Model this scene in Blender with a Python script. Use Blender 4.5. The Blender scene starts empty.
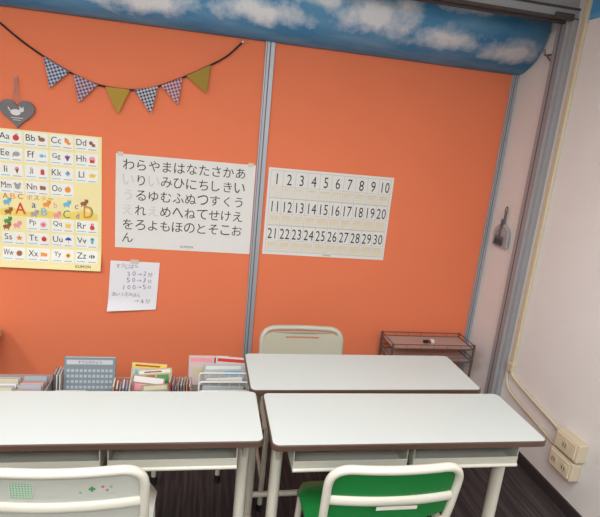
import bpy, bmesh, math, random
from mathutils import Vector, Matrix
random.seed(7)
sc=bpy.context.scene
COL=sc.collection
# ------------------------------------------------------------------ materials
def s2l(c):
    return tuple(((x/255)/12.92 if x/255<=.04045 else ((x/255+.055)/1.055)**2.4) for x in c)
MC={}
def mat(name,rgb,rough=.6,metal=0.,bump=0.,bscale=40.,var=0.,vscale=6.,alpha=None,spec=None,coat=0.):
    if name in MC: return MC[name]
    m=bpy.data.materials.new(name); m.use_nodes=True
    nt=m.node_tree; n=nt.nodes; l=nt.links
    b=n["Principled BSDF"]
    c=s2l(rgb)
    b.inputs["Base Color"].default_value=(*c,1)
    b.inputs["Roughness"].default_value=rough; b.inputs["Metallic"].default_value=metal
    if spec is not None: b.inputs["Specular IOR Level"].default_value=spec
    if coat: b.inputs["Coat Weight"].default_value=coat
    tc=n.new("ShaderNodeTexCoord")
    if var>0:
        no=n.new("ShaderNodeTexNoise"); no.inputs["Scale"].default_value=vscale; no.inputs["Detail"].default_value=4
        l.new(tc.outputs["Object"],no.inputs["Vector"])
        mx=n.new("ShaderNodeMix"); mx.data_type='RGBA'
        mx.inputs[6].default_value=(*[x*(1-var) for x in c],1); mx.inputs[7].default_value=(*[min(1,x*(1+var)) for x in c],1)
        l.new(no.outputs["Fac"],mx.inputs[0]); l.new(mx.outputs[2],b.inputs["Base Color"])
    if bump>0:
        no=n.new("ShaderNodeTexNoise"); no.inputs["Scale"].default_value=bscale; no.inputs["Detail"].default_value=5
        l.new(tc.outputs["Object"],no.inputs["Vector"])
        bp=n.new("ShaderNodeBump"); bp.inputs["Strength"].default_value=bump; bp.inputs["Distance"].default_value=.003
        l.new(no.outputs["Fac"],bp.inputs["Height"]); l.new(bp.outputs[0],b.inputs["Normal"])
    MC[name]=m; return m
def gingham(name,a,b_,scale):
    m=bpy.data.materials.new(name); m.use_nodes=True; nt=m.node_tree; n=nt.nodes; l=nt.links
    b=n["Principled BSDF"]; b.inputs["Roughness"].default_value=.9
    tc=n.new("ShaderNodeTexCoord"); mp=n.new("ShaderNodeMapping"); mp.inputs["Rotation"].default_value=(0,.35,0); l.new(tc.outputs["Object"],mp.inputs[0])
    sp=n.new("ShaderNodeSeparateXYZ"); l.new(mp.outputs[0],sp.inputs[0])
    outs=[]
    for ax in ("X","Z"):
        mu=n.new("ShaderNodeMath"); mu.operation='MULTIPLY'; mu.inputs[1].default_value=scale; l.new(sp.outputs[ax],mu.inputs[0])
        fr=n.new("ShaderNodeMath"); fr.operation='FRACT'; l.new(mu.outputs[0],fr.inputs[0])
        gt=n.new("ShaderNodeMath"); gt.operation='GREATER_THAN'; gt.inputs[1].default_value=.5; l.new(fr.outputs[0],gt.inputs[0])
        h=n.new("ShaderNodeMath"); h.operation='MULTIPLY'; h.inputs[1].default_value=.5; l.new(gt.outputs[0],h.inputs[0]); outs.append(h)
    ad=n.new("ShaderNodeMath"); ad.operation='ADD'; l.new(outs[0].outputs[0],ad.inputs[0]); l.new(outs[1].outputs[0],ad.inputs[1])
    mx=n.new("ShaderNodeMix"); mx.data_type='RGBA'; mx.inputs[6].default_value=(*s2l(a),1); mx.inputs[7].default_value=(*s2l(b_),1)
    l.new(ad.outputs[0],mx.inputs[0]); l.new(mx.outputs[2],b.inputs["Base Color"]); return m
def sky_mat(name,clouds,vert=False):
    m=bpy.data.materials.new(name); m.use_nodes=True; nt=m.node_tree; n=nt.nodes; l=nt.links
    b=n["Principled BSDF"]; b.inputs["Roughness"].default_value=.7
    uv=n.new("ShaderNodeUVMap"); uv.uv_map="UVMap"
    nz=n.new("ShaderNodeTexNoise"); nz.inputs["Scale"].default_value=9; nz.inputs["Detail"].default_value=8; nz.inputs["Roughness"].default_value=.6
    l.new(uv.outputs[0],nz.inputs["Vector"])
    sp=n.new("ShaderNodeSeparateXYZ"); l.new(uv.outputs[0],sp.inputs[0])
    def M(op,a,b2=None,clamp=False):
        k=n.new("ShaderNodeMath"); k.operation=op; k.use_clamp=clamp
        for i,x in enumerate((a,b2)):
            if x is None: continue
            if isinstance(x,(int,float)): k.inputs[i].default_value=x
            else: l.new(x,k.inputs[i])
        return k.outputs[0]
    acc=None
    for (cu,cv,ru,rv) in clouds:
        a2=M('POWER',M('ABSOLUTE',M('DIVIDE',M('SUBTRACT',sp.outputs["Y"],cv),rv)),2)
        a=M('POWER',M('ABSOLUTE',M('DIVIDE',M('SUBTRACT',sp.outputs["X"],cu),ru)),2)
        g=M('SUBTRACT',1.,M('SQRT',M('ADD',a,a2)))
        acc=g if acc is None else M('MAXIMUM',acc,g)
    acc=M('MAXIMUM',acc,-1.)
    t=M('ADD',acc,M('MULTIPLY',M('SUBTRACT',nz.outputs["Fac"],.48),2.1))
    t=M('MULTIPLY',t,1.25,True)
    wisp=n.new("ShaderNodeTexNoise"); wisp.inputs["Scale"].default_value=3.5; wisp.inputs["Detail"].default_value=6
    mp=n.new("ShaderNodeMapping"); mp.inputs["Scale"].default_value=(.8,3,1); l.new(uv.outputs[0],mp.inputs[0]); l.new(mp.outputs[0],wisp.inputs["Vector"])
    w=M('MULTIPLY',M('SUBTRACT',wisp.outputs["Fac"],.40),1.5,True)
    base=n.new("ShaderNodeMix"); base.data_type='RGBA'; base.inputs[6].default_value=(*s2l((70,146,196)),1); base.inputs[7].default_value=(*s2l((160,206,228)),1)
    l.new(w,base.inputs[0])
    mx=n.new("ShaderNodeMix"); mx.data_type='RGBA'; l.new(t,mx.inputs[0]); l.new(base.outputs[2],mx.inputs[6]); mx.inputs[7].default_value=(*s2l((242,247,250)),1)
    l.new(mx.outputs[2],b.inputs["Base Color"]); return m
def carpet():
    m=bpy.data.materials.new("carpet_tile"); m.use_nodes=True; nt=m.node_tree; n=nt.nodes; l=nt.links
    b=n["Principled BSDF"]; b.inputs["Roughness"].default_value=.95
    tc=n.new("ShaderNodeTexCoord"); mp=n.new("ShaderNodeMapping"); mp.inputs["Scale"].default_value=(60,3,1)
    l.new(tc.outputs["Object"],mp.inputs[0])
    no=n.new("ShaderNodeTexNoise"); no.inputs["Scale"].default_value=1.; no.inputs["Detail"].default_value=3; l.new(mp.outputs[0],no.inputs["Vector"])
    r=n.new("ShaderNodeValToRGB"); e=r.color_ramp.elements
    e[0].position=.40; e[0].color=(*s2l((42,37,38)),1); e[1].position=.75; e[1].color=(*s2l((78,68,66)),1)
    l.new(no.outputs["Fac"],r.inputs[0]); l.new(r.outputs[0],b.inputs["Base Color"])
    return m
# ------------------------------------------------------------------ mesh builder
def grid_shape(w,h,r,n=6):
    """rounded rectangle outline (counter-clockwise), centred"""
    out=[]
    for (sx,sy,a0) in ((1,1,0),(-1,1,90),(-1,-1,180),(1,-1,270)):
        for i in range(n+1):
            a=math.radians(a0+90*i/n)
            out.append((sx*(w/2-r)+r*math.cos(a), sy*(h/2-r)+r*math.sin(a)))
    return out
def catmull(pts,n=6,closed=False):
    P=[Vector(p) for p in pts]; out=[]; N=len(P)
    rng=range(N if closed else N-1)
    for i in rng:
        if closed: p0,p1,p2,p3=P[(i-1)%N],P[i],P[(i+1)%N],P[(i+2)%N]
        else: p0,p1,p2,p3=P[max(i-1,0)],P[i],P[i+1],P[min(i+2,N-1)]
        for k in range(n):
            t=k/n
            out.append(.5*((2*p1)+(p2-p0)*t+(2*p0-5*p1+4*p2-p3)*t*t+(3*p1-p0-3*p2+p3)*t**3))
    if not closed: out.append(P[-1])
    return out
def fillet(pts,r,n=5):
    """polyline with rounded corners"""
    P=[Vector(p) for p in pts]; out=[P[0]]
    for i in range(1,len(P)-1):
        a=(P[i-1]-P[i]); b=(P[i+1]-P[i]); rr=min(r,a.length*.48,b.length*.48)
        A=P[i]+a.normalized()*rr; Bp=P[i]+b.normalized()*rr
        for k in range(n+1):
            t=k/n; out.append(A*(1-t)**2+P[i]*2*t*(1-t)+Bp*t*t)
    out.append(P[-1]); return out
GL={}
def glyph(s):
    if s in GL: return GL[s]
    cu=bpy.data.curves.new("t","FONT"); cu.body=s; cu.resolution_u=3
    o=bpy.data.objects.new("t",cu); COL.objects.link(o)
    dg=bpy.context.evaluated_depsgraph_get(); dg.update()
    me=o.evaluated_get(dg).to_mesh()
    vs=[v.co.copy() for v in me.vertices]; fs=[tuple(p.vertices) for p in me.polygons]
    o.evaluated_get(dg).to_mesh_clear()
    bpy.data.objects.remove(o); bpy.data.curves.remove(cu)
    if vs:
        x0=min(v.x for v in vs);x1=max(v.x for v in vs);y0=min(v.y for v in vs);y1=max(v.y for v in vs)
    else: x0=x1=y0=y1=0
    GL[s]=(vs,fs,(x0,x1,y0,y1)); return GL[s]
class B:
    def __init__(s): s.v=[];s.f=[];s.mi=[];s.sm=[];s.mats=[]
    def m(s,mt):
        if mt not in s.mats: s.mats.append(mt)
        return s.mats.index(mt)
    def add(s,vs,fs,mt,smooth=False):
        o=len(s.v); s.v+= [Vector(v) for v in vs]; k=s.m(mt)
        for f in fs: s.f.append(tuple(i+o for i in f)); s.mi.append(k); s.sm.append(smooth)
    def box(s,c,sz,mt,bev=0.,rot=None,seg=2):
        bm=bmesh.new(); bmesh.ops.create_cube(bm,size=1)
        bmesh.ops.scale(bm,vec=sz,verts=bm.verts)
        if bev>0: bmesh.ops.bevel(bm,geom=bm.edges[:],offset=min(bev,min(sz)*.49),segments=seg,profile=.5,affect='EDGES')
        M=Matrix.Translation(Vector(c))@(rot.to_4x4() if rot is not None else Matrix.Identity(4))
        bm.transform(M); bm.verts.index_update()
        s.add([v.co.copy() for v in bm.verts],[tuple(v.index for v in f.verts) for f in bm.faces],mt); bm.free()
    def bx(s,x0,x1,y0,y1,z0,z1,mt,bev=0.): s.box(((x0+x1)/2,(y0+y1)/2,(z0+z1)/2),(x1-x0,y1-y0,z1-z0),mt,bev)
    def tube(s,pts,r,mt,seg=10,closed=False,sq=None):
        P=[Vector(p) for p in pts]; N=len(P); vs=[];fs=[]
        T=[]
        for i in range(N):
            a=P[(i-1)%N] if (closed or i>0) else P[i]; b=P[(i+1)%N] if (closed or i<N-1) else P[i]
            T.append((b-a).normalized())
        up=Vector((0,0,1)) if abs(T[0].z)<.9 else Vector((0,1,0))
        nrm=(up-T[0]*up.dot(T[0])).normalized()
        for i in range(N):
            nrm=(nrm-T[i]*nrm.dot(T[i])).normalized(); bi=T[i].cross(nrm)
            ra,rb=(r,r) if sq is None else sq
            for k in range(seg):
                a=2*math.pi*k/seg; vs.append(P[i]+nrm*ra*math.cos(a)+bi*rb*math.sin(a))
        M=N if closed else N-1
        for i in range(M):
            j=(i+1)%N
            for k in range(seg):
                k2=(k+1)%seg; fs.append((i*seg+k,i*seg+k2,j*seg+k2,j*seg+k))
        s.add(vs,fs,mt,True)
        if not closed:
            s.add(vs[:seg],[tuple(range(seg))[::-1]],mt); s.add(vs[-seg:],[tuple(range(seg))],mt)
    def prism(s,pts2,frame,w0,w1,mt,mside=None,smooth=False):
        """extrude 2D outline through frame(u,v,w)"""
        n=len(pts2); a=[frame(u,v,w0) for u,v in pts2]; b=[frame(u,v,w1) for u,v in pts2]
        s.add(b,[tuple(range(n))],mt); s.add(a,[tuple(range(n))[::-1]],mside or mt)
        s.add(a+b,[(i,(i+1)%n,(i+1)%n+n,i+n) for i in range(n)],mside or mt,smooth)
    def text(s,t,frame,u,v,h,mt,w=None,maxw=None,off=.0006,anchor='c',raw=None,sx=None,rot=0):
        vs,fs,(x0,x1,y0,y1)=glyph(t)
        if not vs or x1-x0<=0: return
        k=h/(raw if raw else max(y1-y0,1e-4))
        kx=k*(sx or 1)
        if maxw and (x1-x0)*kx>maxw: kx=maxw/(x1-x0); 
        if w: kx=w/(x1-x0)
        cxx=(x0+x1)/2 if anchor=='c' else x0
        ca,sa=math.cos(rot),math.sin(rot); out=[]
        for p in vs:
            a,c=(p.x-cxx)*kx,(p.y-(y0+y1)/2)*k
            out.append(frame(u+a*ca-c*sa,v+a*sa+c*ca,off))
        s.add(out,fs,mt)
    def rect(s,frame,u0,u1,v0,v1,w,mt): s.add([frame(u0,v0,w),frame(u1,v0,w),frame(u1,v1,w),frame(u0,v1,w)],[(0,1,2,3)],mt)
    def disc(s,frame,u,v,r,w,mt,rv=None,n=14): s.add([frame(u+r*math.cos(2*math.pi*i/n),v+(rv or r)*math.sin(2*math.pi*i/n),w) for i in range(n)],[tuple(range(n))],mt)
    def ngon(s,frame,pts,w,mt): s.add([frame(u,v,w) for u,v in pts],[tuple(range(len(pts)))],mt)
    def lineseg(s,frame,p,q,th,w,mt):
        dx,dy=q[0]-p[0],q[1]-p[1]; L=math.hypot(dx,dy); nx,ny=-dy/L*th/2,dx/L*th/2
        s.add([frame(p[0]-nx,p[1]-ny,w),frame(q[0]-nx,q[1]-ny,w),frame(q[0]+nx,q[1]+ny,w),frame(p[0]+nx,p[1]+ny,w)],[(0,1,2,3)],mt)
    def obj(s,name,parent=None,origin=None,warp=None,**props):
        o0=Vector(origin) if origin is not None else (Vector(parent["_o"]) if parent is not None else Vector((0,0,0)))
        vs=[warp(v) for v in s.v] if warp else s.v
        me=bpy.data.meshes.new(name); me.from_pydata([tuple(v-o0) for v in vs],[],s.f)
        for mt in s.mats: me.materials.append(mt)
        for i,p in enumerate(me.polygons): p.material_index=s.mi[i]; p.use_smooth=s.sm[i]
        me.update()
        o=bpy.data.objects.new(name,me); COL.objects.link(o)
        if parent is not None: o.parent=parent
        o.location=o0-(Vector(parent["_o"]) if parent is not None else Vector((0,0,0)))
        for k,v in props.items(): o[k]=v
        return o
EM=[]
def empty(name,loc,label,category,group=None):
    o=bpy.data.objects.new(name,None); o.empty_display_size=.05; COL.objects.link(o); o.location=loc
    o["_o"]=tuple(loc); o["label"]=label; o["category"]=category
    if group: o["group"]=group
    EM.append(o); return o
def wallframe(x0,y,z0): return lambda u,v,w: Vector((x0+u,y-w,z0+v))
# ------------------------------------------------------------------ common mats
WY=2.8; WX=1.73; CEIL=2.5
orange=mat("orange_fabric_panel",(228,122,82),.85,bump=.15,bscale=300,var=.04,vscale=2)
beige=mat("beige_wallpaper",(224,221,216),.85,bump=.9,bscale=130,var=.03,vscale=5)
ceilm=mat("ceiling_white",(238,237,234),.9,bump=.3,bscale=60)
alu=mat("anodised_aluminium",(168,172,178),.45,metal=.3,var=.03)
alud=mat("groove_dark",(95,98,102),.6)
ivory=mat("ivory_powder_coat",(178,176,162),.42,var=.02)
ivory2=mat("ivory_tube",(196,193,178),.35)
darkbr=mat("dark_brown_edge",(80,60,50),.4)
white=mat("white_laminate",(190,196,191),.38,bump=.04,bscale=200)
black=mat("black_rubber",(25,25,27),.6)
paper=mat("paper_white",(221,220,214),.7,var=.015)
# ------------------------------------------------------------------ room
def struct(name,x0,x1,y0,y1,z0,z1,m,bev=0):
    b=B(); b.bx(x0,x1,y0,y1,z0,z1,m,bev); return b.obj(name,origin=((x0+x1)/2,(y0+y1)/2,z0),kind="structure")
XL=-3.2; YB=-2.2
struct("floor",XL-.1,WX+.1,YB-.1,WY+.1,-.1,0,carpet())
struct("ceiling",XL-.1,WX+.1,YB-.1,WY+.1,CEIL,CEIL+.1,ceilm)
struct("wall_back",XL-.1,WX+.1,WY,WY+.1,0,CEIL,orange)
struct("wall_right",WX,WX+.1,YB-.1,WY,0,CEIL,beige)
struct("wall_left",XL-.1,XL,YB,WY,0,CEIL,beige)
struct("wall_front",XL-.1,WX,YB-.1,YB,0,CEIL,beige)
def post(name,xc,w):
    b=B(); y=WY
    b.bx(xc-w/2,xc+w/2,y-.012,y,0.0,2.42,alu,.002)
    b.bx(xc-w*.06,xc+w*.06,y-.0135,y-.011,0.0,2.42,alud)
    b.bx(xc-w*.36,xc-w*.30,y-.0135,y-.011,0.0,2.42,alud)
    return b.obj(name,origin=(xc,y,0),kind="structure")
post("trim_1",.286,.05); post("trim_2",1.708,.036)
post("trim_3",-1.2,.05)
jam=mat("jamb_grey",(158,158,160),.5,metal=.1)
rdk=mat("rail_dark",(70,62,58),.5)
b=B()
b.bx(1.70,WX,2.37,2.49,0,2.27,jam,.003)
for yy in (2.40,2.455): b.bx(1.6985,1.702,yy-.004,yy+.004,0,2.27,alud)
b.bx(1.685,1.70,2.395,2.405,0,2.27,jam)
b.obj("trim_4",origin=(1.715,2.43,0),kind="structure")
b=B()
b.bx(XL,WX,2.38,2.48,2.27,2.32,jam,.003)
b.bx(XL,WX,2.372,2.384,2.262,2.276,rdk); b.bx(XL,WX,2.41,2.45,2.262,2.272,rdk)
b.bx(XL,WX,2.374,2.384,2.312,2.322,rdk); b.bx(1.60,1.70,2.365,2.384,2.262,2.292,rdk,.003)
b.obj("trim_5",origin=(0,2.43,2.27),kind="structure")
struct("trim_6",XL,WX,2.39,2.47,2.32,CEIL,jam)
struct("baseboard_right",WX-.012,WX,YB,2.37,0,.06,mat("baseboard_dark",(50,44,44),.6))
def uvbox(o,fn):
    me=o.data; uv=me.uv_layers.new(name="UVMap")
    for p in me.polygons:
        for li in p.loop_indices:
            uv.data[li].uv=fn(me.vertices[me.loops[li].vertex_index].co)
sky2=sky_mat("cloud_wallpaper_side",[(.5,2.4,.3,.06),(1.5,2.35,.3,.06)])
b=B(); b.bx(WX-.003,WX,YB,2.30,2.255,CEIL,sky2); o=b.obj("trim_7",kind="structure"); uvbox(o,lambda c:(c.y,c.z))
# ------------------------------------------------------------------ cloud valance
prof=[]
for i in range(17):
    t=math.pi/2*i/16; prof.append((WY-.001-.235*math.sin(t),2.055+.225*(1-math.cos(t))))
prof.append((WY-.236,CEIL-.01)); prof.append((WY-.001,CEIL-.01))
arc=[0]
for i in range(1,len(prof)): arc.append(arc[-1]+math.hypot(prof[i][0]-prof[i-1][0],prof[i][1]-prof[i-1][1]))
X0,X1=XL+.01,WX-.016; n=len(prof)
vs=[(X0,y,z) for y,z in prof]+[(X1,y,z) for y,z in prof]
fs=[(i,i+1,i+1+n,i+n) for i in range(n-1)]+[(n-1,0,n,2*n-1)]+[tuple(range(n))[::-1],tuple(range(n,2*n))]
b=B(); skym=sky_mat("cloud_print",[(-.36,.21,.34,.10),(-.95,.2,.25,.07),(.20,.225,.29,.075),(.80,.29,.28,.12),(1.18,.235,.22,.07),(1.57,.20,.20,.075),(.5,.33,.2,.05),(1.25,.40,.25,.05)])
b.add(vs,fs,skym,False)
o=b.obj("valance",origin=(0,WY,2.055),label="blue cloud-printed curved valance running above the orange wall",category="valance")
me=o.data; uv=me.uv_layers.new(name="UVMap")
for p in me.polygons:
    for li in p.loop_indices:
        vi=me.loops[li].vertex_index; uv.data[li].uv=(me.vertices[vi].co.x,arc[vi%n])
    if len(p.vertices)==4: p.use_smooth=True
# ------------------------------------------------------------------ posters
ink=mat("ink_black",(36,36,38),.6); inkl=mat("ink_light_grey",(196,199,197),.7); grey=mat("print_grey",(160,162,158),.7)
red=mat("print_red",(206,52,44),.6); blue=mat("print_blue",(48,84,170),.6); green=mat("print_green",(70,150,80),.6)
yel=mat("print_yellow",(236,200,70),.6); pink=mat("print_pink",(232,150,160),.6); brown=mat("print_brown",(150,96,60),.6)
orp=mat("print_orange",(238,146,52),.6); purp=mat("print_purple",(140,90,160),.6); cy=mat("print_cyan",(110,180,210),.6)
tape=mat("clear_tape",(206,196,182),.3)
def sheet(b,fr,w,h,m,nx=12,nz=10,th=.0005):
    vs=[];fs=[]
    for j in range(nz+1):
        for i in range(nx+1): vs.append(fr(w*i/nx,h*j/nz,0))
    for j in range(nz):
        for i in range(nx):
            a=j*(nx+1)+i; fs.append((a,a+1,a+nx+2,a+nx+1))
    b.add(vs,fs,m,True)
PW,PH=.735,.505
px,pz=-.478,.911
fr=wallframe(px,WY-.003,pz); b=B(); sheet(b,fr,PW,PH,paper)
rows=["わらやまはなたさかあ","いりいみひにちしきい","うるゆむふぬつすくう","えれえめへねてせけえ","をろよもほのとそこお"]
light={(1,0),(2,0),(3,0),(1,2),(3,2)}
cw=.0655
for r,row in enumerate(rows):
    for c,ch in enumerate(row):
        b.text(ch,fr,.032+cw*(c+.5),PH-.052-r*.0805,.055,inkl if (r,c) in light else ink,maxw=.058)
b.text("ん",fr,.032+cw*.5,PH-.052-5*.0805+.008,.052,ink,maxw=.057)
b.text("KUMON",fr,PW*.52,.022,.013,ink)
for u in (.02,PW-.03): b.rect(fr,u-.012,u+.018,PH-.012,PH+.010,.001,tape)
b.obj("kana_poster",origin=(px,WY,pz),label="white Japanese hiragana chart poster on the orange wall",category="poster")
# number chart
px,pz=.330,.918; PW=.735; PH=.495
fr=wallframe(px,WY-.003,pz); b=B(); sheet(b,fr,PW,PH,paper)
cw=(PW-.03)/10
gl=mat("grid_line",(172,170,160),.7)
dot=mat("dot_yellow",(214,204,166),.7); dto=mat("dot_orange",(226,188,130),.7); dty=mat("dot_pale_yellow",(230,212,140),.7)
for r in range(3):
    top=PH-.018-r*.155
    for c in range(10):
        u0=.015+c*cw; k=r*10+c+1
        if k<10: b.text(str(k),fr,u0+cw/2,top-.043,.060,ink,sx=.72)
        else:
            for q,d in enumerate(str(k)): b.text(d,fr,u0+cw*(.28 if q==0 else .72),top-.043,.060,ink,sx=.66,maxw=cw*.44)
        g0=top-.092; g1=top-.143
        for q in range(6): b.rect(fr,u0+.009+q*(cw-.018)/5-.0008,u0+.009+q*(cw-.018)/5+.0008,g1,g0,.0006,dot)
        for q in range(5): b.rect(fr,u0+.009,u0+cw-.009,g1+(g0-g1)*q/4-.0008,g1+(g0-g1)*q/4+.0008,.0006,dot)
        for q in range(k if k<10 else 10):
            b.disc(fr,u0+.0142+(q%5)*(cw-.018)/5,g0-.0064-(q//5)*.0127,.0034,.0009,dto,n=6)
        if r: 
            for q in range(10 if k%10==0 else k%10): b.disc(fr,u0+.0142+(q%5)*(cw-.018)/5,g0-.0318-(q//5)*.0127,.0034,.0009,dty,n=6)
        b.rect(fr,u0-.0008,u0+.0008,top-.148,top+.004,.0005,gl)
    b.rect(fr,.015+10*cw-.0008,.015+10*cw+.0008,top-.148,top+.004,.0005,gl)
    b.rect(fr,.015,PW-.015,top+.003,top+.0048,.0005,gl); b.rect(fr,.015,PW-.015,top-.149,top-.1472,.0005,gl); b.rect(fr,.015,PW-.015,top-.0835,top-.082,.0005,gl)
b.text("KUMON",fr,PW*.52,.010,.009,ink)
b.obj("number_poster",origin=(px,WY,pz),label="white number chart poster from 1 to 30 on orange wall",category="poster")
# alphabet chart
px,pz=-1.068,.775; PW=.52; PH=.715
cream=mat("poster_cream",(238,226,166),.6,var=.02); card=mat("poster_card",(236,236,228),.6)
fr=wallframe(px,WY-.003,pz); b=B(); sheet(b,fr,PW,PH,cream,nz=20)
cols=[.083,.083+.121,.083+.242,.083+.363]
rowsA=[("Aa","Bb","Cc","Dd"),("Ee","Ff","Gg","Hh"),("Ii","Jj","Kk","Ll"),("Mm","Nn","Oo",None),(None,"Pp","Qq","Rr"),("Ss","Tt","Uu","Vv"),("Ww","Xx","Yy","Zz")]
rz=[.672,.590,.508,.426,.236,.155,.072]
def pic(b,k,u,v):
    O=.0014; T=.0017; U=.002
    def D(x,y,r,m,rv=None,o=O): b.disc(fr,u+x,v+y,r,o,m,rv=rv,n=12)
    def R(x0,x1,y0,y1,m,o=O): b.rect(fr,u+x0,u+x1,v+y0,v+y1,o,m)
    def P(pts,m,o=O): b.ngon(fr,[(u+a,v+c) for a,c in pts],o,m)
    if k=="A": D(0,-.002,.015,red); R(-.001,.001,.012,.02,brown); D(.006,.016,.004,green,.003,T)
    elif k=="B": D(0,0,.016,brown,.011); D(-.012,.012,.006,brown,None,T)
    elif k=="C": D(-.003,.004,.011,orp); D(.008,-.008,.010,orp,.007); D(-.008,.015,.004,brown,None,T)
    elif k=="D": D(-.006,.004,.010,brown); P([(-.002,-.014),(.016,-.014),(.014,.0),(-.002,.002)],brown)
    elif k=="E": D(0,0,.017,grey,.012); R(-.018,-.013,-.016,0,grey,T)
    elif k=="F": P([(-.016,0),(-.002,.010),(.012,0),(-.002,-.010)],cy); P([(.010,0),(.018,.008),(.018,-.008)],cy)
    elif k=="G": [D(x,y,.0055,purp) for x,y in ((-.008,.006),(0,.006),(.008,.006),(-.004,-.002),(.004,-.002),(0,-.010))]; D(0,.014,.004,green,.002)
    elif k=="H": P([(-.017,.0),(.017,.0),(.010,.016),(-.010,.016)],pink); R(-.012,.012,-.015,.0,red)
    elif k=="I": P([(0,-.018),(.009,.004),(-.009,.004)],brown); D(0,.008,.010,pink)
    elif k=="J": R(-.009,.009,-.014,.010,red); R(-.007,.007,.010,.015,grey,T)
    elif k=="K": P([(0,.018),(.013,.002),(0,-.014),(-.013,.002)],cy); P([(0,.018),(.013,.002),(0,.002)],red,T)
    elif k=="L": D(0,0,.016,yel,.011); D(.015,.004,.004,yel,None,T)
    elif k=="M": D(0,-.002,.014,grey); D(-.011,.012,.007,grey); D(.011,.012,.007,grey)
    elif k=="N": P([(-.014,-.010),(.014,-.010),(.014,.008),(-.014,.012)],brown)
    elif k=="O": D(0,0,.015,orp); D(.003,.014,.004,green,.002,T)
    elif k=="P": D(-.002,-.004,.015,pink); D(-.002,-.004,.006,red,.004,T)
    elif k=="Q": P([(-.012,-.014),(.012,-.014),(.015,.014),(.005,.004),(0,.017),(-.005,.004),(-.015,.014)],yel)
    elif k=="R": D(0,-.006,.012,red); R(-.006,-.001,.004,.019,red); R(.002,.007,.004,.019,red)
    elif k=="S": P([(0,.017),(.005,.005),(.017,.004),(.008,-.004),(.011,-.016),(0,-.009),(-.011,-.016),(-.008,-.004),(-.017,.004),(-.005,.005)],orp)
    elif k=="T": D(0,-.001,.013,red); R(-.004,.004,.010,.015,green,T)
    elif k=="U": P([(-.017,.0),(.017,.0),(.010,.013),(0,.017),(-.010,.013)],blue); R(-.001,.001,-.016,.002,brown,T)
    elif k=="V": P([(-.010,.014),(.010,.014),(.005,-.014),(-.005,-.014)],cy); D(0,.014,.009,green,.005,T)
    elif k=="W": D(0,0,.015,green); D(0,0,.010,red,None,T)
    elif k=="X": P([(-.016,-.010),(.016,-.010),(.016,.006),(-.016,.010)],orp)
    elif k=="Y": D(0,0,.013,yel); D(0,0,.007,red,None,T)
    else: D(0,0,.015,ink,.010); R(-.008,-.004,-.009,.009,card,T); R(.002,.006,-.009,.009,card,T)
for r,row_ in enumerate(rowsA):
    for c,t in enumerate(row_):
        if not t: continue
        u,v=cols[c],rz[r]
        b.ngon(fr,[(u+a,v+q) for a,q in grid_shape(.111,.069,.006,3)],.0006,card)
        b.text(t,fr,u-.026,v+.008,.032,ink,maxw=.048,off=.0013)
        b.rect(fr,u-.05,u-.006,v-.026,v-.0225,.0013,cy); b.rect(fr,u+.008,u+.048,v-.028,v-.024,.0013,grey)
        pic(b,t[0],u+.027,v+.004)
for i,ch in enumerate("ABC"): b.text(ch,fr,.050+i*.036,.378,.028,[red,orp,red][i],w=.024)
for i,ch in enumerate("ポスター"): b.text(ch,fr,.165+i*.034,.376,.024 if ch!="ー" else .004,[red,brown,orp,green][i],w=.024)
grass=mat("poster_grass",(236,208,104),.6)
b.ngon(fr,[(.02,.275),(.5,.275),(.5,.31),(.42,.325),(.33,.300),(.24,.315),(.15,.300),(.07,.32),(.02,.305)],.0007,grass)
b.text("A",fr,.120,.316,.056,red,off=.002,w=.046); b.text("B",fr,.235,.305,.038,cy,off=.002,w=.030); b.text("C",fr,.345,.300,.042,green,off=.002,w=.034); b.text("D",fr,.452,.318,.058,orp,off=.002,w=.040)
b.text("D",fr,.454,.318,.064,green,off=.0018,w=.048); b.text("A",fr,.121,.316,.062,orp,off=.0018,w=.054)
b.text("a",fr,.185,.335,.024,blue,off=.002); b.text("c",fr,.395,.342,.022,purp,off=.002); b.text("b",fr,.290,.345,.028,pink,off=.002); b.text("d",fr,.40,.295,.026,blue,off=.002)
for i,(u,v,mm) in enumerate(((.06,.295,brown),(.185,.290,grey),(.295,.290,pink),(.345,.352,cy),(.43,.362,brown),(.245,.345,orp),(.055,.245,green),(.10,.225,pink),(.055,.345,cy),(.05,.215,brown))):
    b.disc(fr,u,v,.017,.0011,mm,rv=.011); b.disc(fr,u+.014,v+.012,.010,.0013,mm); b.rect(fr,u-.012,u-.008,v-.018,v-.006,.0012,mm); b.rect(fr,u+.008,u+.012,v-.018,v-.006,.0012,mm)
    b.disc(fr,u+.008,v+.021,.004,.0014,mm,n=8); b.disc(fr,u+.020,v+.021,.004,.0014,mm,n=8); b.disc(fr,u+.017,v+.013,.002,.0017,ink,n=6)
b.text("KUMON",fr,.43,.021,.015,ink,off=.0013)
def bend(v):
    k=max(0,.10725-(v.z-pz)); return Vector((v.x,v.y-k*.22,v.z))
b.obj("alphabet_poster",origin=(px,WY,pz),warp=bend,label="yellow illustrated alphabet chart poster on orange wall",category="poster")
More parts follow.
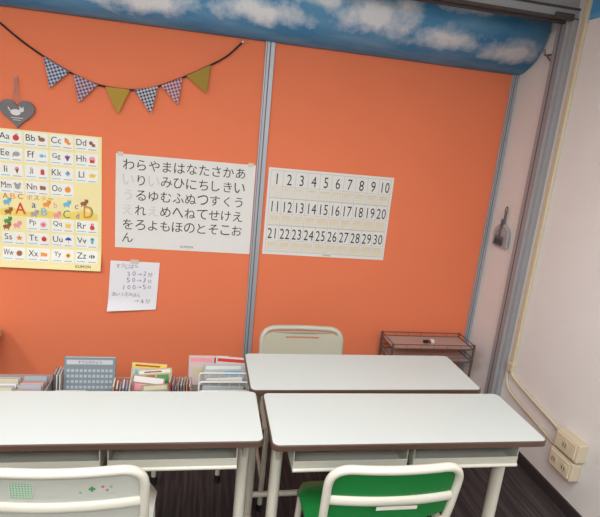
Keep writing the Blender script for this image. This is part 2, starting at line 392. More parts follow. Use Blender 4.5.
# handwritten memo
px,pz=-.50,.552; PW=.262; PH=.282
pen=mat("pencil_ink",(120,122,146),.7)
fr0=wallframe(px,WY-.004,pz)
fr=lambda u,v,w: fr0(u-.014*(1-v/PH), v+.014*(u/PW-.5)*(1-v/PH), w+.08*max(0,(.22-v/PH))*max(0,1-u/PW)+.04*max(0,(.15-v/PH)))
paper2=mat("memo_paper",(228,228,230),.7)
b=B(); sheet(b,fr,PW,PH,paper2,nx=14,nz=14)
random.seed(3)
def hand(t,u,v,h,w):
    step=w/len(t)
    for i,ch in enumerate(t):
        if ch==" ": continue
        uc=u+step*(i+.5); vc=v+random.uniform(-.004,.004)
        if ch=="→":
            b.lineseg(fr,(uc-step*.42,vc-.001),(uc+step*.42,vc+.001),.0022,.0012,pen)
            b.lineseg(fr,(uc+step*.12,vc+.007),(uc+step*.42,vc+.001),.0022,.0012,pen); b.lineseg(fr,(uc+step*.12,vc-.006),(uc+step*.42,vc+.001),.0022,.0012,pen)
        else: b.text(ch,fr,uc,vc,h*random.uniform(.8,1.15),pen,maxw=step*.92,off=.0012,rot=random.uniform(-.2,.2))
hand("すうじばん",.03,.256,.022,.12); hand("30→2分",.085,.213,.025,.145); hand("50→3分",.085,.173,.025,.145); hand("100→5分",.065,.133,.025,.165); hand("あいうえおばん",.018,.090,.020,.155); hand("→4分",.135,.050,.023,.095)
b.rect(fr0,.105,.15,PH-.012,PH+.012,.003,tape)
b.obj("handwritten_memo",origin=(px,WY,pz),label="small white paper with handwritten Japanese notes taped to wall",category="paper note")
# ------------------------------------------------------------------ bunting
bun=empty("bunting",(-.45,WY-.01,1.75),"string bunting with six checked and mustard fabric flags","bunting")
cord=mat("dark_cord",(40,34,32),.8)
y=WY-.012
path=catmull([(-1.10,y,2.045),(-1.01,y,1.98),(-.90,y,1.90),(-.75,y,1.815),(-.6,y,1.755),(-.47,y,1.738),(-.33,y,1.752),(-.18,y,1.815),(-.05,y,1.885),(.06,y,1.955),(.14,y,2.035)],8)
b=B(); b.tube(path,.0045,cord,6); b.tube([(.14,y+.01,2.035),(.14,y-.012,2.035)],.006,alu,8); b.obj("cord",bun)
def zat(x):
    for i in range(len(path)-1):
        if path[i].x<=x<=path[i+1].x: return path[i].z+(path[i+1].z-path[i].z)*(x-path[i].x)/(path[i+1].x-path[i].x)
g1=gingham("gingham_navy",(190,196,208),(22,38,84),62); g2=gingham("gingham_blue_red",(186,176,190),(104,30,54),62)
g3=mat("mustard_cloth",(172,140,54),.9,bump=.3,bscale=300); g4=gingham("gingham_black",(196,196,202),(26,30,60),62); g5=gingham("gingham_plum",(200,180,188),(124,34,54),62)
g6=mat("olive_mustard_cloth",(158,130,52),.9,bump=.3,bscale=300)
for (a,c,tip,m_) in ((-.815,-.70,(-.79,1.705),g1),(-.68,-.565,(-.655,1.65),g2),(-.53,-.41,(-.468,1.612),g3),(-.39,-.275,(-.305,1.63),g4),(-.26,-.155,(-.172,1.69),g5),(-.135,-.015,(-.03,1.762),g6)):
    b=B(); za,zc=zat(a),zat(c); N=6; vs=[];fs=[]
    for j in range(N+1):
        t=j/N
        for i in range(N+1):
            s_=i/N; A=Vector((a,0,za))*(1-s_)+Vector((c,0,zc))*s_; p=A*(1-t)+Vector((tip[0],0,tip[1]))*t
            vs.append((p.x,y-.006-.006*math.sin(s_*math.pi)*(1-t)-.004*t,p.z))
    for j in range(N):
        for i in range(N):
            q=j*(N+1)+i; fs.append((q,q+N+1,q+N+2,q+1))
    b.add(vs,fs,m_,True)
    b.add([(v[0],v[1]+.002,v[2]) for v in vs],[f[::-1] for f in fs],m_,True)
    b.obj("flag",bun)
# ------------------------------------------------------------------ heart ornament
hx,hz=-.945,1.575
ho=empty("heart_ornament",(hx,WY-.01,hz),"grey heart-shaped hanging ornament with white cat print","wall ornament")
hg=mat("heart_grey",(112,108,110),.7,var=.1,vscale=30)
out=[]
for i in range(40):
    t=2*math.pi*i/40
    out.append((16*math.sin(t)**3/16*.082,(13*math.cos(t)-5*math.cos(2*t)-2*math.cos(3*t)-math.cos(4*t))/15*.072))
frh=wallframe(hx,WY-.006,hz)
b=B(); b.prism(out[::-1],frh,0,.010,hg)
wp=mat("chalk_white",(218,216,212),.8)
b.disc(frh,-.006,-.002,.024,.0108,wp,rv=.015); b.disc(frh,.022,.012,.011,.0108,wp); b.ngon(frh,[(.012,.016),(.019,.018),(.013,.031)],.0108,wp); b.ngon(frh,[(.024,.019),(.032,.016),(.032,.030)],.0108,wp)
b.lineseg(frh,(-.026,-.002),(-.040,.020),.005,.0108,wp)
b.rect(frh,-.028,.028,-.030,-.027,.0108,wp); b.rect(frh,-.018,.018,-.040,-.0375,.0108,wp)
b.obj("heart_plate",ho)
b=B(); b.tube(catmull([(hx-.02,WY-.012,hz+.045),(hx-.012,WY-.012,hz+.09),(hx,WY-.012,hz+.175),(hx+.004,WY-.012,hz+.09),(hx+.018,WY-.012,hz+.045)],6),.0022,mat("silver_wire",(150,150,150),.4,metal=.6),6); b.obj("hanging_wire",ho)
# ------------------------------------------------------------------ tables
def table(x0,x1,y0,y1,front,label,rz_=0):
    H=.70; cx,cyy=(x0+x1)/2,(y0+y1)/2; e=empty("classroom_table",(cx,cyy,0),label,"table","white classroom tables")
    fr=lambda u,v,w: Vector((cx+u,cyy+v,w))
    w,d=x1-x0,y1-y0; TH=.019
    b=B(); o1=grid_shape(w,d,.022,6); o2=grid_shape(w-.008,d-.008,.019,6); n=len(o1)
    b.prism(o1,fr,H-TH,H-.002,darkbr)
    b.add([fr(u,v,H-.002) for u,v in o1]+[fr(u,v,H+.0002) for u,v in o2],[(i,(i+1)%n,(i+1)%n+n,i+n) for i in range(n)],darkbr)
    b.add([fr(u,v,H+.0002) for u,v in o2],[tuple(range(n))],white)
    b.obj("tabletop",e)
    fy=y0 if front<0 else y1; s=-front
    xa,xb=x0+.075,x1-.075; mid=(xa+xb)/2
    for (a,c) in ((xa,mid-.01),(mid+.01,xb)):
        b=B(); ya,yb=(fy+s*.035,fy+s*(d-.05)); lo,hi=min(ya,yb),max(ya,yb); t=.003
        zb=H-.115
        b.bx(a,c,lo,hi,zb,zb+t,ivory)
        b.bx(a,a+t,lo,hi,zb,H-TH,ivory); b.bx(c-t,c,lo,hi,zb,H-TH,ivory)
        yy=hi if front<0 else lo
        b.bx(a,c,yy-t/2,yy+t/2,zb,H-TH,ivory)
        yo=lo if front<0 else hi
        b.tube([(a,yo,zb+.006),(c,yo,zb+.006)],.007,ivory2,10)
        b.box(((a+c)/2,yo,zb+.022),(c-a,.004,.03),ivory,.001)
        b.obj("book_tray",e)
    for lx in (x0+.045,x1-.045):
        b=B()
        b.tube([(lx,cyy,.05),(lx,cyy,H-.03)],.02,ivory2,14,sq=(.026,.019))
        b.box((lx,cyy,H-TH-.009),(.038,d-.05,.018),ivory,.004)
        b.tube(catmull([(lx,y0+.022,.028),(lx,cyy-.08,.045),(lx,cyy,.052),(lx,cyy+.08,.045),(lx,y1-.022,.028)],5),.018,ivory2,12)
        b.tube([(lx,y0+.10,H-.04),(lx,cyy-.015,H-.15)],.008,ivory,8); b.tube([(lx,y1-.10,H-.04),(lx,cyy+.015,H-.15)],.008,ivory,8)
        L=b.obj("leg",e)
        for yy in (y0+.026,y1-.026):
            c=B(); c.tube([(lx,yy,.0),(lx,yy,.014)],.021,black,14); c.box((lx,yy,.022),(.036,.045,.032),black,.008)
            q=c.obj("foot_cap",None,origin=(0,0,0)); q.parent=L; q.location=-Vector(e["_o"])
            q.matrix_parent_inverse=Matrix.Identity(4)
    b=B(); b.tube([(x0+.045,cyy,.14),(x1-.045,cyy,.14)],.012,ivory2,10); b.obj("crossbar",e)
    b=B()
    b.tube(fillet([(x0+.03,cyy,H-.03),(x0+.008,cyy,H-.04),(x0+.004,cyy,H-.075),(x0+.012,cyy,H-.085)],.008),.003,alu,8)
    b.obj("bag_hook",e)
    e.rotation_euler.z=rz_
    return e
table(-.715,.208,1.305,1.606,-1,"white-topped table with brown edge and a pale patterned chair pushed in",-.004)
table(.228,1.144,1.278,1.592,-1,"white-topped table with brown edge beside the green chair",-.004)
table(.186,1.098,1.612,1.924,1,"white-topped table with brown edge and a grey-beige chair behind it",.008)
# ------------------------------------------------------------------ chairs
def chair(cx,yb,face,panelm,label,framem,seatm,deco=None,zs_=1.0):
    e=empty("school_chair",(cx,yb+face*.18,0),label,"chair","school chairs")
    W=.415; f=face
    Y=lambda t: yb+f*t
    r=.0125; hx=W/2-r
    pts=fillet([(cx-hx+.012,Y(.06),.42),(cx-hx+.004,Y(.03),.52),(cx-hx,Y(0),.70),(cx+hx,Y(0),.70),(cx+hx-.004,Y(.03),.52),(cx+hx-.012,Y(.06),.42)],.065,9)
    bow=lambda v: Vector((v.x,v.y-f*.018*(1-((v.x-cx)/hx)**2),v.z))
    P=[]
    for i in range(len(pts)-1):
        k=12 if abs(pts[i+1].x-pts[i].x)>.1 else (4 if (pts[i+1]-pts[i]).length>.03 else 1)
        for j in range(k): P.append(bow(pts[i].lerp(pts[i+1],j/k)))
    P.append(bow(pts[-1]))
    b=B(); b.tube(P,r,framem,12)
    b.obj("backrest_frame",e)
    for zc,tt,ex,rr in ((.592,.018,.004,(.015,.007)),(.50,.036,.008,(.008,.008))):
        if f<0 and zc>.55: continue
        cr=[bow(Vector((cx-hx+ex+(2*hx-2*ex)*i/12,Y(tt),zc))) for i in range(13)]
        b=B(); b.tube(cr,.008,framem,10,sq=rr); b.obj("back_rail",e)
    b=B(); nn=14; PHt=.165
    def pf(u,v,w):
        z=.602+v; t=(.70-z)/.18*.03
        return Vector((cx+u, Y(t+.006)-f*.018*(1-(u/hx)**2)+f*w, z))
    def half(z):
        v=abs(z); h=PHt/2; rr=.045
        if v<=h-rr: return (2*hx-.006)/2
        return (2*hx-.006)/2-rr+math.sqrt(max(0,rr*rr-(v-(h-rr))**2))
    zs=[-PHt/2+PHt*i/16 for i in range(17)]
    for w,fl in ((-.002,False),(.010,True)):
        vs=[];fs=[]
        for z in zs:
            hw=half(z)
            for i in range(nn+1): vs.append(pf(-hw+2*hw*i/nn,z,w))
        for j in range(16):
            for i in range(nn):
                if f<0 and j==13 and 4<=i<=9: continue   # grip slot in the far chair's back
                q=j*(nn+1)+i; F=(q,q+1,q+nn+2,q+nn+1); fs.append(F if (fl==(f<0)) else F[::-1])
        b.add(vs,fs,panelm,True)
    ring=[(half(z),z) for z in zs]+[(-half(z),z) for z in zs[::-1]]
    m_=len(ring); A=[pf(u,v,-.002) for u,v in ring]; C=[pf(u,v,.010) for u,v in ring]
    b.add(A+C,[(i,(i+1)%m_,(i+1)%m_+m_,i+m_) for i in range(m_)],panelm,True)
    if deco: deco(b,pf)
    b.obj("backrest",e)
    b=B(); sy0,sy1=.02,.37; N=14
    def st(i,j,top):
        u=-1+2*i/N; v=j/N
        ex=max(0,abs(u)-.8)/.2; x=cx+u*(W/2-.006)
        y0_=sy0+.05*ex**2; y1_=sy1-.05*ex**2; y=y0_+(y1_-y0_)*v
        z=.405-.010*(1-u*u)*math.sin(v*math.pi)-.02*max(0,v-.85)/.15
        return (x,Y(y),z if top else z-.014)
    for top in (True,False):
        vs=[st(i,j,top) for j in range(N+1) for i in range(N+1)]; fs=[]
        for j in range(N):
            for i in range(N):
                q=j*(N+1)+i; F=(q,q+1,q+N+2,q+N+1); fs.append(F if (top==(f>0)) else F[::-1])
        b.add(vs,fs,seatm,True)
    rg=[(i,0) for i in range(N)]+[(N,j) for j in range(N)]+[(i,N) for i in range(N,0,-1)]+[(0,j) for j in range(N,0,-1)]
    A=[st(i,j,True) for i,j in rg]; C=[st(i,j,False) for i,j in rg]; m_=len(rg)
    b.add(A+C,[(i,(i+1)%m_,(i+1)%m_+m_,i+m_) for i in range(m_)],seatm,True)
    b.obj("seat",e)
    b=B(); b.tube(fillet([(cx-hx+.02,Y(.05),.378),(cx-hx+.02,Y(.34),.378),(cx+hx-.02,Y(.34),.378),(cx+hx-.02,Y(.05),.378),(cx-hx+.02,Y(.05),.378)],.03),.010,framem,8)
    b.obj("seat_frame",e)
    for sx in (-1,1):
        for (ya,yb_) in ((.06,.0),(.33,.36)):
            b=B()
            top=.42 if ya<.1 else .378
            b.tube([(cx+sx*(hx-.012),Y(ya),top),(cx+sx*(hx-.004),Y(yb_),.016)],.0115,framem,10)
            b.tube([(cx+sx*(hx-.004),Y(yb_),0),(cx+sx*(hx-.004),Y(yb_),.03)],.015,black,10)
            b.obj("leg",e)
        b=B(); b.tube([(cx+sx*(hx-.006),Y(.02),.13),(cx+sx*(hx-.006),Y(.345),.13)],.008,framem,8); b.obj("stretcher",e)
    e.scale.z=zs_
    return e
greenp=mat("green_plastic",(22,112,50),.35,var=.04)
greypanel=mat("pale_grey_panel",(182,184,174),.4,var=.02)
farpanel=mat("grey_green_panel",(172,168,148),.4,var=.02)
fari=mat("far_frame",(174,171,156),.4)
def deco1(b,pf):
    fr=lambda u,v,w: pf(u,v,-.0025-w)
    lg=mat("deco_green",(110,176,124),.6); dg=mat("deco_dark_green",(60,140,80),.6); rd=mat("deco_red",(200,90,96),.6); wb=mat("deco_white",(196,198,190),.6)
    b.rect(fr,-.128,-.072,.018,.066,.0004,wb)
    for i in range(8): b.rect(fr,-.125+i*.0071-.0009,-.125+i*.0071+.0009,.020,.064,.0008,lg)
    for i in range(7): b.rect(fr,-.126,-.074,.020+i*.0073-.0009,.020+i*.0073+.0009,.0010,lg)
    b.rect(fr,.058,.074,.040,.046,.0008,dg); b.rect(fr,.063,.069,.035,.051,.0009,dg)
    for u,v,m_ in ((.038,.034,lg),(.092,.048,rd),(.102,.036,rd),(.112,.046,lg)):
        for q in range(4): b.disc(fr,u+.0022*math.cos(q*1.57),v+.0022*math.sin(q*1.57),.0018,.0008,m_,n=8)
    b.lineseg(fr,(-.04,.022),(.12,.022),.0008,.0008,lg)
def deco2(b,pf):
    b.rect(lambda u,v,w: pf(u,v,w)+Vector((0,-.022,0)),-.06,.06,-.016,-.003,-.013,mat("label_sticker",(206,204,190),.5))
chair(-.312,1.155,1,greypanel,"pale chair with white tube frame and flower-printed backrest",ivory2,greypanel,deco1,1.048)
chair(.560,1.13,1,greenp,"green plastic chair with white tubular frame",ivory2,greenp,deco2,1.048)
chair(.485,2.20,-1,farpanel,"grey-beige chair standing between table and orange wall",fari,farpanel)
# ------------------------------------------------------------------ small metal shelf by the wall
e=empty("metal_shelf",(1.36,2.65,0),"small two-tier dark metal wire shelf against the orange wall","shelf")
dm=mat("dark_metal",(104,92,88),.35,metal=.3); shp=mat("shelf_surface",(176,156,146),.25)
X0s,X1s,Y0s,Y1s=1.105,1.62,2.55,2.74
for z in (.455,.375):
    b=B(); b.bx(X0s+.004,X1s-.004,Y0s+.004,Y1s-.004,z-.003,z,shp,.001)
    b.tube(fillet([(X0s,Y0s,z),(X1s,Y0s,z),(X1s,Y1s,z),(X0s,Y1s,z),(X0s,Y0s,z)],.02),.0045,dm,8)
    b.tube(fillet([(X0s,Y0s,z+.025),(X1s,Y0s,z+.025),(X1s,Y1s,z+.025),(X0s,Y1s,z+.025),(X0s,Y0s,z+.025)],.02),.003,dm,8)
    for i in range(1,6):
        x=X0s+(X1s-X0s)*i/6
        for yy in (Y0s,Y1s): b.tube([(x,yy,z),(x,yy,z+.025)],.0012,dm,5)
    b.obj("shelf_tray",e)
for x in (X0s,X1s):
    for yy in (Y0s,Y1s):
        b=B(); b.tube([(x,yy,0),(x,yy,.485)],.007,dm,10); b.obj("leg",e)
for x in (X0s,X1s):
    b=B(); b.tube([(x,Y0s,.06),(x,Y1s,.06)],.005,dm,8); b.obj("side_bar",e)
e=empty("small_trinket",(1.38,2.64,.455),"tiny dark, white and red trinket on the metal shelf","trinket")
b=B(); b.box((1.372,2.64,.464),(.018,.03,.018),mat("trinket_red",(150,60,52),.5),.006); b.box((1.39,2.64,.467),(.024,.022,.022),paper,.004); b.obj("body",e)
b=B(); b.box((1.348,2.64,.464),(.030,.02,.017),black,.005); b.obj("base",e)
# ------------------------------------------------------------------ dustpan and brush on side wall
e=empty("dustpan_set",(WX-.02,2.64,1.06),"small grey dustpan and hand brush hanging on side wall","dustpan")
gp=mat("dustpan_grey",(92,92,96),.45); gpl=mat("dustpan_light",(172,172,172),.45)
fs_=lambda u,v,w: Vector((WX-.004-w,2.64-u*1.15,1.160+v))
pan=[(-.045,-.09)]+[(-.060+.0*i,-.08+.075*i/3) for i in range(4)]+[(-.05,.012),(-.03,.030),(-.008,.040),(.012,.040),(.034,.030),(.05,.012)]+[(.057,-.005-.075*i/3) for i in range(4)]+[(.042,-.09)]
b=B(); b.prism(pan,fs_,.004,.010,gpl)
# raised rim following the rounded back of the pan
b.tube([fs_(u,v,.014) for u,v in pan[1:-1]],.006,gpl,8,sq=(.014,.003))
b.obj("pan",e)
b=B(); b.tube([fs_(.002,.038,.012),fs_(.004,.13,.014)],.007,gp,10); b.tube(catmull([fs_(-.008,.13,.014),fs_(.004,.155,.012),fs_(.016,.13,.014)],5),.003,gp,6); b.obj("handle",e)
b=B(); b.box(fs_(-.005,-.030,.024),(.014,.075,.020),gp,.006)
for i in range(16): b.tube([fs_(-.036+i*.0042,-.038,.024),fs_(-.040+i*.0046,-.072,.026)],.0026,mat("bristle",(70,70,72),.9),5)
b.tube([fs_(-.005,-.02,.024),fs_(-.004,.08,.022)],.006,gp,8)
b.obj("brush",e)
e=empty("wall_hook",(WX,2.50,2.11),"small grey metal hook on side wall below valance","hook")
hk=mat("hook_metal",(120,120,124),.4,metal=.3)
b=B(); b.box((WX-.004,2.51,2.115),(.008,.028,.07),hk,.002); b.tube(fillet([(WX-.004,2.51,2.13),(WX-.055,2.51,2.120),(WX-.06,2.51,2.150)],.01),.006,hk,8); b.tube([(WX-.004,2.51,2.09),(WX-.038,2.51,2.117)],.005,hk,8); b.obj("hook_body",e)
# ------------------------------------------------------------------ cable conduit + outlets
cdm=mat("conduit_ivory",(202,190,162),.5)
e=empty("cable_conduit",(WX-.01,2.30,0),"ivory cable duct running down the beige side wall","cable duct")
b=B(); b.box((WX-.009,2.315,1.475),(.018,.034,2.04),cdm,.004); b.box((WX-.012,2.315,.46),(.024,.05,.05),cdm,.005); b.obj("vertical_duct",e)
b=B(); b.tube(catmull([(WX-.012,2.31,.46),(WX-.012,2.27,.415),(WX-.012,2.1,.385),(WX-.012,1.93,.36),(WX-.012,1.85,.345)],6),.009,cdm,8); b.obj("cable",e)
b=B(); b.tube(catmull([(WX-.012,2.335,.46),(WX-.012,2.33,.38),(WX-.012,2.27,.325),(WX-.012,2.05,.29),(WX-.012,1.85,.26)],6),.007,cdm,8); b.obj("cable",e)
def outlet(y,z,w,h,label,n):
    e=empty("wall_outlet",(WX,y,z),label,"power outlet")
    b=B(); b.box((WX-.025,y,z),(.05,w,h),cdm,.007); b.obj("housing",e)
    b=B(); b.box((WX-.052,y,z),(.006,w*.84,h*.80),mat("outlet_face",(216,203,176),.4),.002); 
    sl=mat("slot",(60,50,44),.7)
    for i in range(n):
        yy=y-(w*.22)*(i-(n-1)/2)*2
        b.tube([(WX-.0575,yy,z),(WX-.054,yy,z)],min(w,h)*.22,cdm,16)
        for s in (-.007,.007): b.box((WX-.058,yy+s,z),(.002,.003,.016),sl)
    b.obj("face_plate",e)
outlet(1.775,.335,.155,.092,"ivory surface-mounted outlet box on the beige wall",1)
outlet(1.785,.232,.155,.092,"ivory double outlet box below another outlet",2)
# ------------------------------------------------------------------ wooden side table edge
e=empty("wooden_side_table",(-1.25,2.6,0),"light wooden side table standing by the orange wall","side table")
wd=mat("light_wood",(206,176,130),.5,var=.12,vscale=12)
b=B(); b.bx(-1.42,-1.045,2.48,2.75,.40,.44,wd,.006); b.obj("tabletop",e)
for x in (-1.39,-1.13):
    for yy in (2.51,2.72):
        b=B(); b.bx(x-.018,x+.018,yy-.018,yy+.018,0,.40,wd,.003); b.obj("leg",e)
# ------------------------------------------------------------------ low rack with books and magazines
RZ=.345
e=empty("low_rack",(-.4,2.15,0),"low pale rack holding magazines in front of the orange wall","rack")
b=B(); b.bx(-1.2,.27,2.02,2.34,RZ-.015,RZ,mat("rack_grey",(140,134,128),.5),.003); b.obj("shelf_board",e)
b=B(); b.tube(fillet([(-1.2,2.02,RZ+.02),(.27,2.02,RZ+.02),(.27,2.34,RZ+.02),(-1.2,2.34,RZ+.02),(-1.2,2.02,RZ+.02)],.02),.003,alu,8); b.obj("rim_wire",e)
for x in (-1.18,-.17,.115):
    for yy in (2.03,2.33):
        b=B(); b.tube([(x,yy,.03),(x,yy,RZ-.012)],.011,ivory2,10); b.tube([(x,yy,0),(x,yy,.04)],.015,black,10); b.obj("leg",e)
def book(x,y,w,h,t,cover,tilt,yaw,label,name="magazine",strip=None,text=None,tm=None,z=None,roll=0):
    R=Matrix.Rotation(yaw,3,'Z')@Matrix.Rotation(roll,3,'Y')@Matrix.Rotation(-tilt,3,'X')
    base=Vector((x,y,(RZ if z is None else z)+t*.5*math.sin(abs(tilt))+w*.5*math.sin(abs(roll))+.001))
    fr=lambda u,v,wd: base+R@Vector((u,-wd,v))
    b=B(); b.prism([(-w/2,0),(w/2,0),(w/2,h),(-w/2,h)],fr,t*.5-.0012,t*.5,cover)
    b.prism([(-w/2,0),(w/2,0),(w/2,h),(-w/2,h)],fr,-t*.5,-t*.5+.0012,cover)
    b.prism([(-w/2,0),(-w/2+.0015,0),(-w/2+.0015,h),(-w/2,h)],fr,-t*.5,t*.5,cover)
    b.prism([(-w/2+.001,.002),(w/2-.002,.002),(w/2-.002,h-.002),(-w/2+.001,h-.002)],fr,-t*.5+.001,t*.5-.001,paper)
    if strip:
        for (u0,u1,v0,v1,m_) in strip: b.rect(fr,u0*w-w/2,u1*w-w/2,v0*h,v1*h,t*.5+.0006,m_)
    if text: b.text(text[0],fr,text[1]*w-w/2,text[2]*h,text[3],tm or ink,off=t*.5+.0012,maxw=w*.8)
    return b.obj(name,origin=base,label=label,category="magazine",group="magazines on the low rack")
gb=mat("slate_cover",(122,132,138),.5)
book(-.490,2.24,.225,.162,.02,gb,.18,0,"slate-grey board with rows of pale keys on rack",name="number_board",strip=[(.05,.95,.80,.93,mat("board_title",(186,190,190),.6))]+[(.06+i*.083,.06+i*.083+.055,.10+j*.16,.10+j*.16+.08,mat("board_key",(166,180,184),.6)) for i in range(11) for j in range(4)],text=("すうじのひょう",.5,.865,.013))
cvr=mat("cover_cream",(200,190,160),.5)
book(-.235,2.29,.165,.108,.006,cvr,.25,-.04,"cream and yellow magazine with red title",strip=[(.02,.98,.80,.97,yel),(.1,.8,.84,.92,red),(.1,.9,.45,.7,cy),(.1,.4,.1,.4,pink)],roll=.05)
book(-.195,2.255,.16,.096,.006,mat("cover_yel",(190,176,130),.5),.3,.05,"yellow magazine with brown figures",strip=[(.05,.95,.78,.95,paper),(.15,.5,.3,.7,brown),(.55,.9,.2,.7,green),(.2,.7,.82,.90,red)],roll=-.06)
book(-.23,2.215,.15,.076,.006,mat("cover_rose",(176,128,118),.5),.35,-.08,"rose-coloured booklet leaning on rack",strip=[(.05,.95,.6,.95,paper),(.1,.6,.1,.5,pink)],roll=.09)
book(-.185,2.175,.13,.062,.005,mat("cover_olive",(150,150,116),.5),.35,.06,"olive booklet leaning at the front of rack",strip=[(.1,.9,.6,.9,cvr),(.1,.5,.1,.5,brown)],roll=-.05)
book(-.21,2.135,.12,.050,.005,mat("cover_greyish",(176,172,160),.5),.3,0,"small grey booklet leaning at the front of rack",strip=[(.1,.9,.55,.9,red)])
book(.05,2.31,.19,.150,.007,mat("cover_pinkwhite",(208,188,182),.5),.1,0,"pink and white magazine behind the wire organiser",strip=[(.05,.6,.80,.93,pink),(.65,.95,.76,.95,red),(.1,.5,.3,.6,cvr)])
book(.165,2.285,.17,.152,.007,mat("cover_white2",(204,206,202),.5),.1,-.05,"white magazine behind the wire organiser",strip=[(.05,.9,.84,.95,red),(.1,.4,.3,.6,orp)],roll=.04)
book(.13,2.255,.20,.132,.005,mat("cover_bluish",(180,186,186),.5),.1,.03,"pale blue magazine behind the wire organiser",strip=[(.05,.9,.82,.95,paper),(.5,.9,.6,.75,cy)])
bc=[mat("booklet_white",(196,196,190),.5),mat("booklet_blue",(96,112,146),.5),mat("booklet_dark",(76,70,72),.5),mat("booklet_tan",(172,140,104),.5),mat("booklet_red",(160,70,66),.5)]
random.seed(11)
def brow(xa,xb,y,h0,h1,yaw,roll,ts):
    xx=xa
    while xx<xb:
        t=random.choice(ts); book(xx,y,t,random.uniform(h0,h1),.09,random.choice(bc),.0,yaw,"thin booklet standing spine-out on rack",roll=roll); xx+=t/2+.010
brow(-.372,-.30,2.16,.065,.095,.08,.06,(.006,.009))
brow(-.115,-.025,2.18,.070,.105,-.06,-.06,(.005,.007))
brow(-.640,-.613,2.25,.085,.110,.05,.04,(.006,))
# wire organiser with paper trays
e=empty("wire_organiser",(.13,2.17,RZ),"white wire file organiser holding papers on rack","file organiser")
ww=mat("white_wire",(214,214,208),.4)
b=B()
for k,(yy,h) in enumerate(((2.06,.055),(2.11,.075),(2.16,.095),(2.21,.115))):
    b.tube(fillet([(.01,yy,RZ+.005),(.01,yy,RZ+h),(.245,yy,RZ+h),(.245,yy,RZ+.005)],.015),.0045,ww,8)
    for q in range(1,5): b.tube([(.01+q*.047,yy,RZ+.005),(.01+q*.047,yy,RZ+h)],.0015,ww,5)
for x in (.01,.245): b.tube([(x,2.05,RZ+.006),(x,2.22,RZ+.006)],.004,ww,8)
b.obj("wire_frame",e)
pg=[mat("paper_grey",(176,174,166),.7),paper,mat("paper_cream",(196,188,164),.7),mat("paper_bluegrey",(160,170,176),.7)]
k=0
for yy,h,x,w_ in ((2.078,.046,.125,.18),(2.094,.052,.105,.16),(2.126,.064,.14,.18),(2.143,.072,.12,.19),(2.176,.084,.125,.185),(2.194,.090,.13,.17)):
    b=B(); b.box((x,yy,RZ+.008+h/2),(w_,.005,h),pg[k%4],.001,rot=Matrix.Rotation(-.08,3,'X')@Matrix.Rotation(random.uniform(-.05,.05),3,'Y')); b.obj("paper_stack",None,origin=(x,yy,RZ),label="stack of papers standing in the wire organiser",category="papers",group="papers in organiser"); k+=1
def tray(x,y,w,d,h,m_,label,name):
    b=B(); t=.004
    b.bx(x-w/2,x+w/2,y-d/2,y+d/2,RZ+.001,RZ+.001+t,m_); b.bx(x-w/2,x-w/2+t,y-d/2,y+d/2,RZ+.001,RZ+h,m_); b.bx(x+w/2-t,x+w/2,y-d/2,y+d/2,RZ+.001,RZ+h,m_)
    b.bx(x-w/2,x+w/2,y-d/2,y-d/2+t,RZ+.001,RZ+h,m_); b.bx(x-w/2,x+w/2,y+d/2-t,y+d/2,RZ+.001,RZ+h,m_)
    return b.obj(name,origin=(x,y,RZ),label=label,category="storage box")
clr=mat("translucent_box",(206,192,186),.25); clr.node_tree.nodes["Principled BSDF"].inputs["Transmission Weight"].default_value=.4
tray(-.77,2.17,.25,.21,.068,clr,"open translucent storage tray filled with cards","storage_tray")
tray(-.545,2.10,.13,.07,.066,mat("white_box",(190,194,192),.4),"open white storage box in front of slate board","storage_tray")
tray(-.435,2.10,.07,.07,.060,mat("grey_box",(150,152,152),.4),"small grey open box beside white box","storage_tray")
random.seed(5)
cards=[paper,mat("card_pink",(200,164,156),.6),pg[2],mat("card_rose",(180,134,126),.6),pg[0],pg[3]]
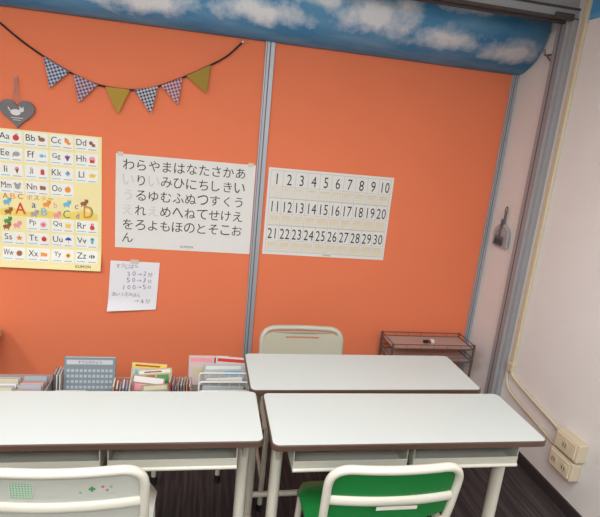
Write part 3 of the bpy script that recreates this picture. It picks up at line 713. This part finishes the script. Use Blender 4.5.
for i in range(12):
    b=B(); xw=.095 if i%2 else .085; x0=-.822+.105*(i%2); y0=2.095+(i//2)*.026
    b.box((x0,y0,RZ+.043),(xw,.006,.060+.008*(i%3)),cards[i%6],.001,rot=Matrix.Rotation(-.2,3,'X')); b.obj("flash_card_pack",origin=(x0,y0,RZ),label="pack of flash cards in the storage tray",category="cards",group="flash cards in the tray")
e=empty("black_pouch",(-1.0,2.2,RZ),"small black pouch at the end of the rack","pouch")
b=B(); b.box((-1.0,2.2,RZ+.045),(.12,.10,.088),mat("black_cloth",(34,32,36),.9,bump=.5,bscale=60),.025,seg=4); b.obj("body",e)
b=B(); b.tube(catmull([(-1.04,2.2,RZ+.085),(-1.02,2.2,RZ+.12),(-.98,2.2,RZ+.12),(-.96,2.2,RZ+.085)],5),.005,black,8); b.obj("handle",e)
# ------------------------------------------------------------------ cleanup + lights + camera
for o in EM:
    if "_o" in o: del o["_o"]
def area(name,loc,sx,sy,pw,col,rot=(0,0,0)):
    l=bpy.data.lights.new(name,'AREA'); l.shape='RECTANGLE'; l.size=sx; l.size_y=sy; l.energy=pw; l.color=col
    o=bpy.data.objects.new(name,l); COL.objects.link(o); o.location=loc; o.rotation_euler=rot
area("ceiling_light",(-.1,.45,2.46),2.6,.8,54,(.97,.98,1))
area("ceiling_light",(-.2,-1.0,2.46),2.6,.8,92,(.97,.98,1))
area("ceiling_light",(-2.2,.3,2.46),.5,1.6,46,(.95,.97,1))
w=bpy.data.worlds.new("w"); sc.world=w; w.use_nodes=True
w.node_tree.nodes["Background"].inputs[0].default_value=(1,1,1,1); w.node_tree.nodes["Background"].inputs[1].default_value=.3
sc.view_settings.view_transform='Standard'
yaw,pit,rol,f=.1959,.2353,.0992,500.
fw=Vector((math.sin(yaw)*math.cos(pit),math.cos(yaw)*math.cos(pit),-math.sin(pit))); r=Vector((math.cos(yaw),-math.sin(yaw),0)); u=r.cross(fw)
r2=r*math.cos(rol)+u*math.sin(rol); u2=-r*math.sin(rol)+u*math.cos(rol)
cam=bpy.data.cameras.new("camera"); co=bpy.data.objects.new("camera",cam); COL.objects.link(co)
M=Matrix((r2,u2,-fw)).transposed().to_4x4(); M.translation=Vector((0,0,1.585)); co.matrix_world=M
cam.sensor_fit='HORIZONTAL'; cam.sensor_width=36; cam.lens=f/600*36; cam.clip_start=.02
sc.camera=co
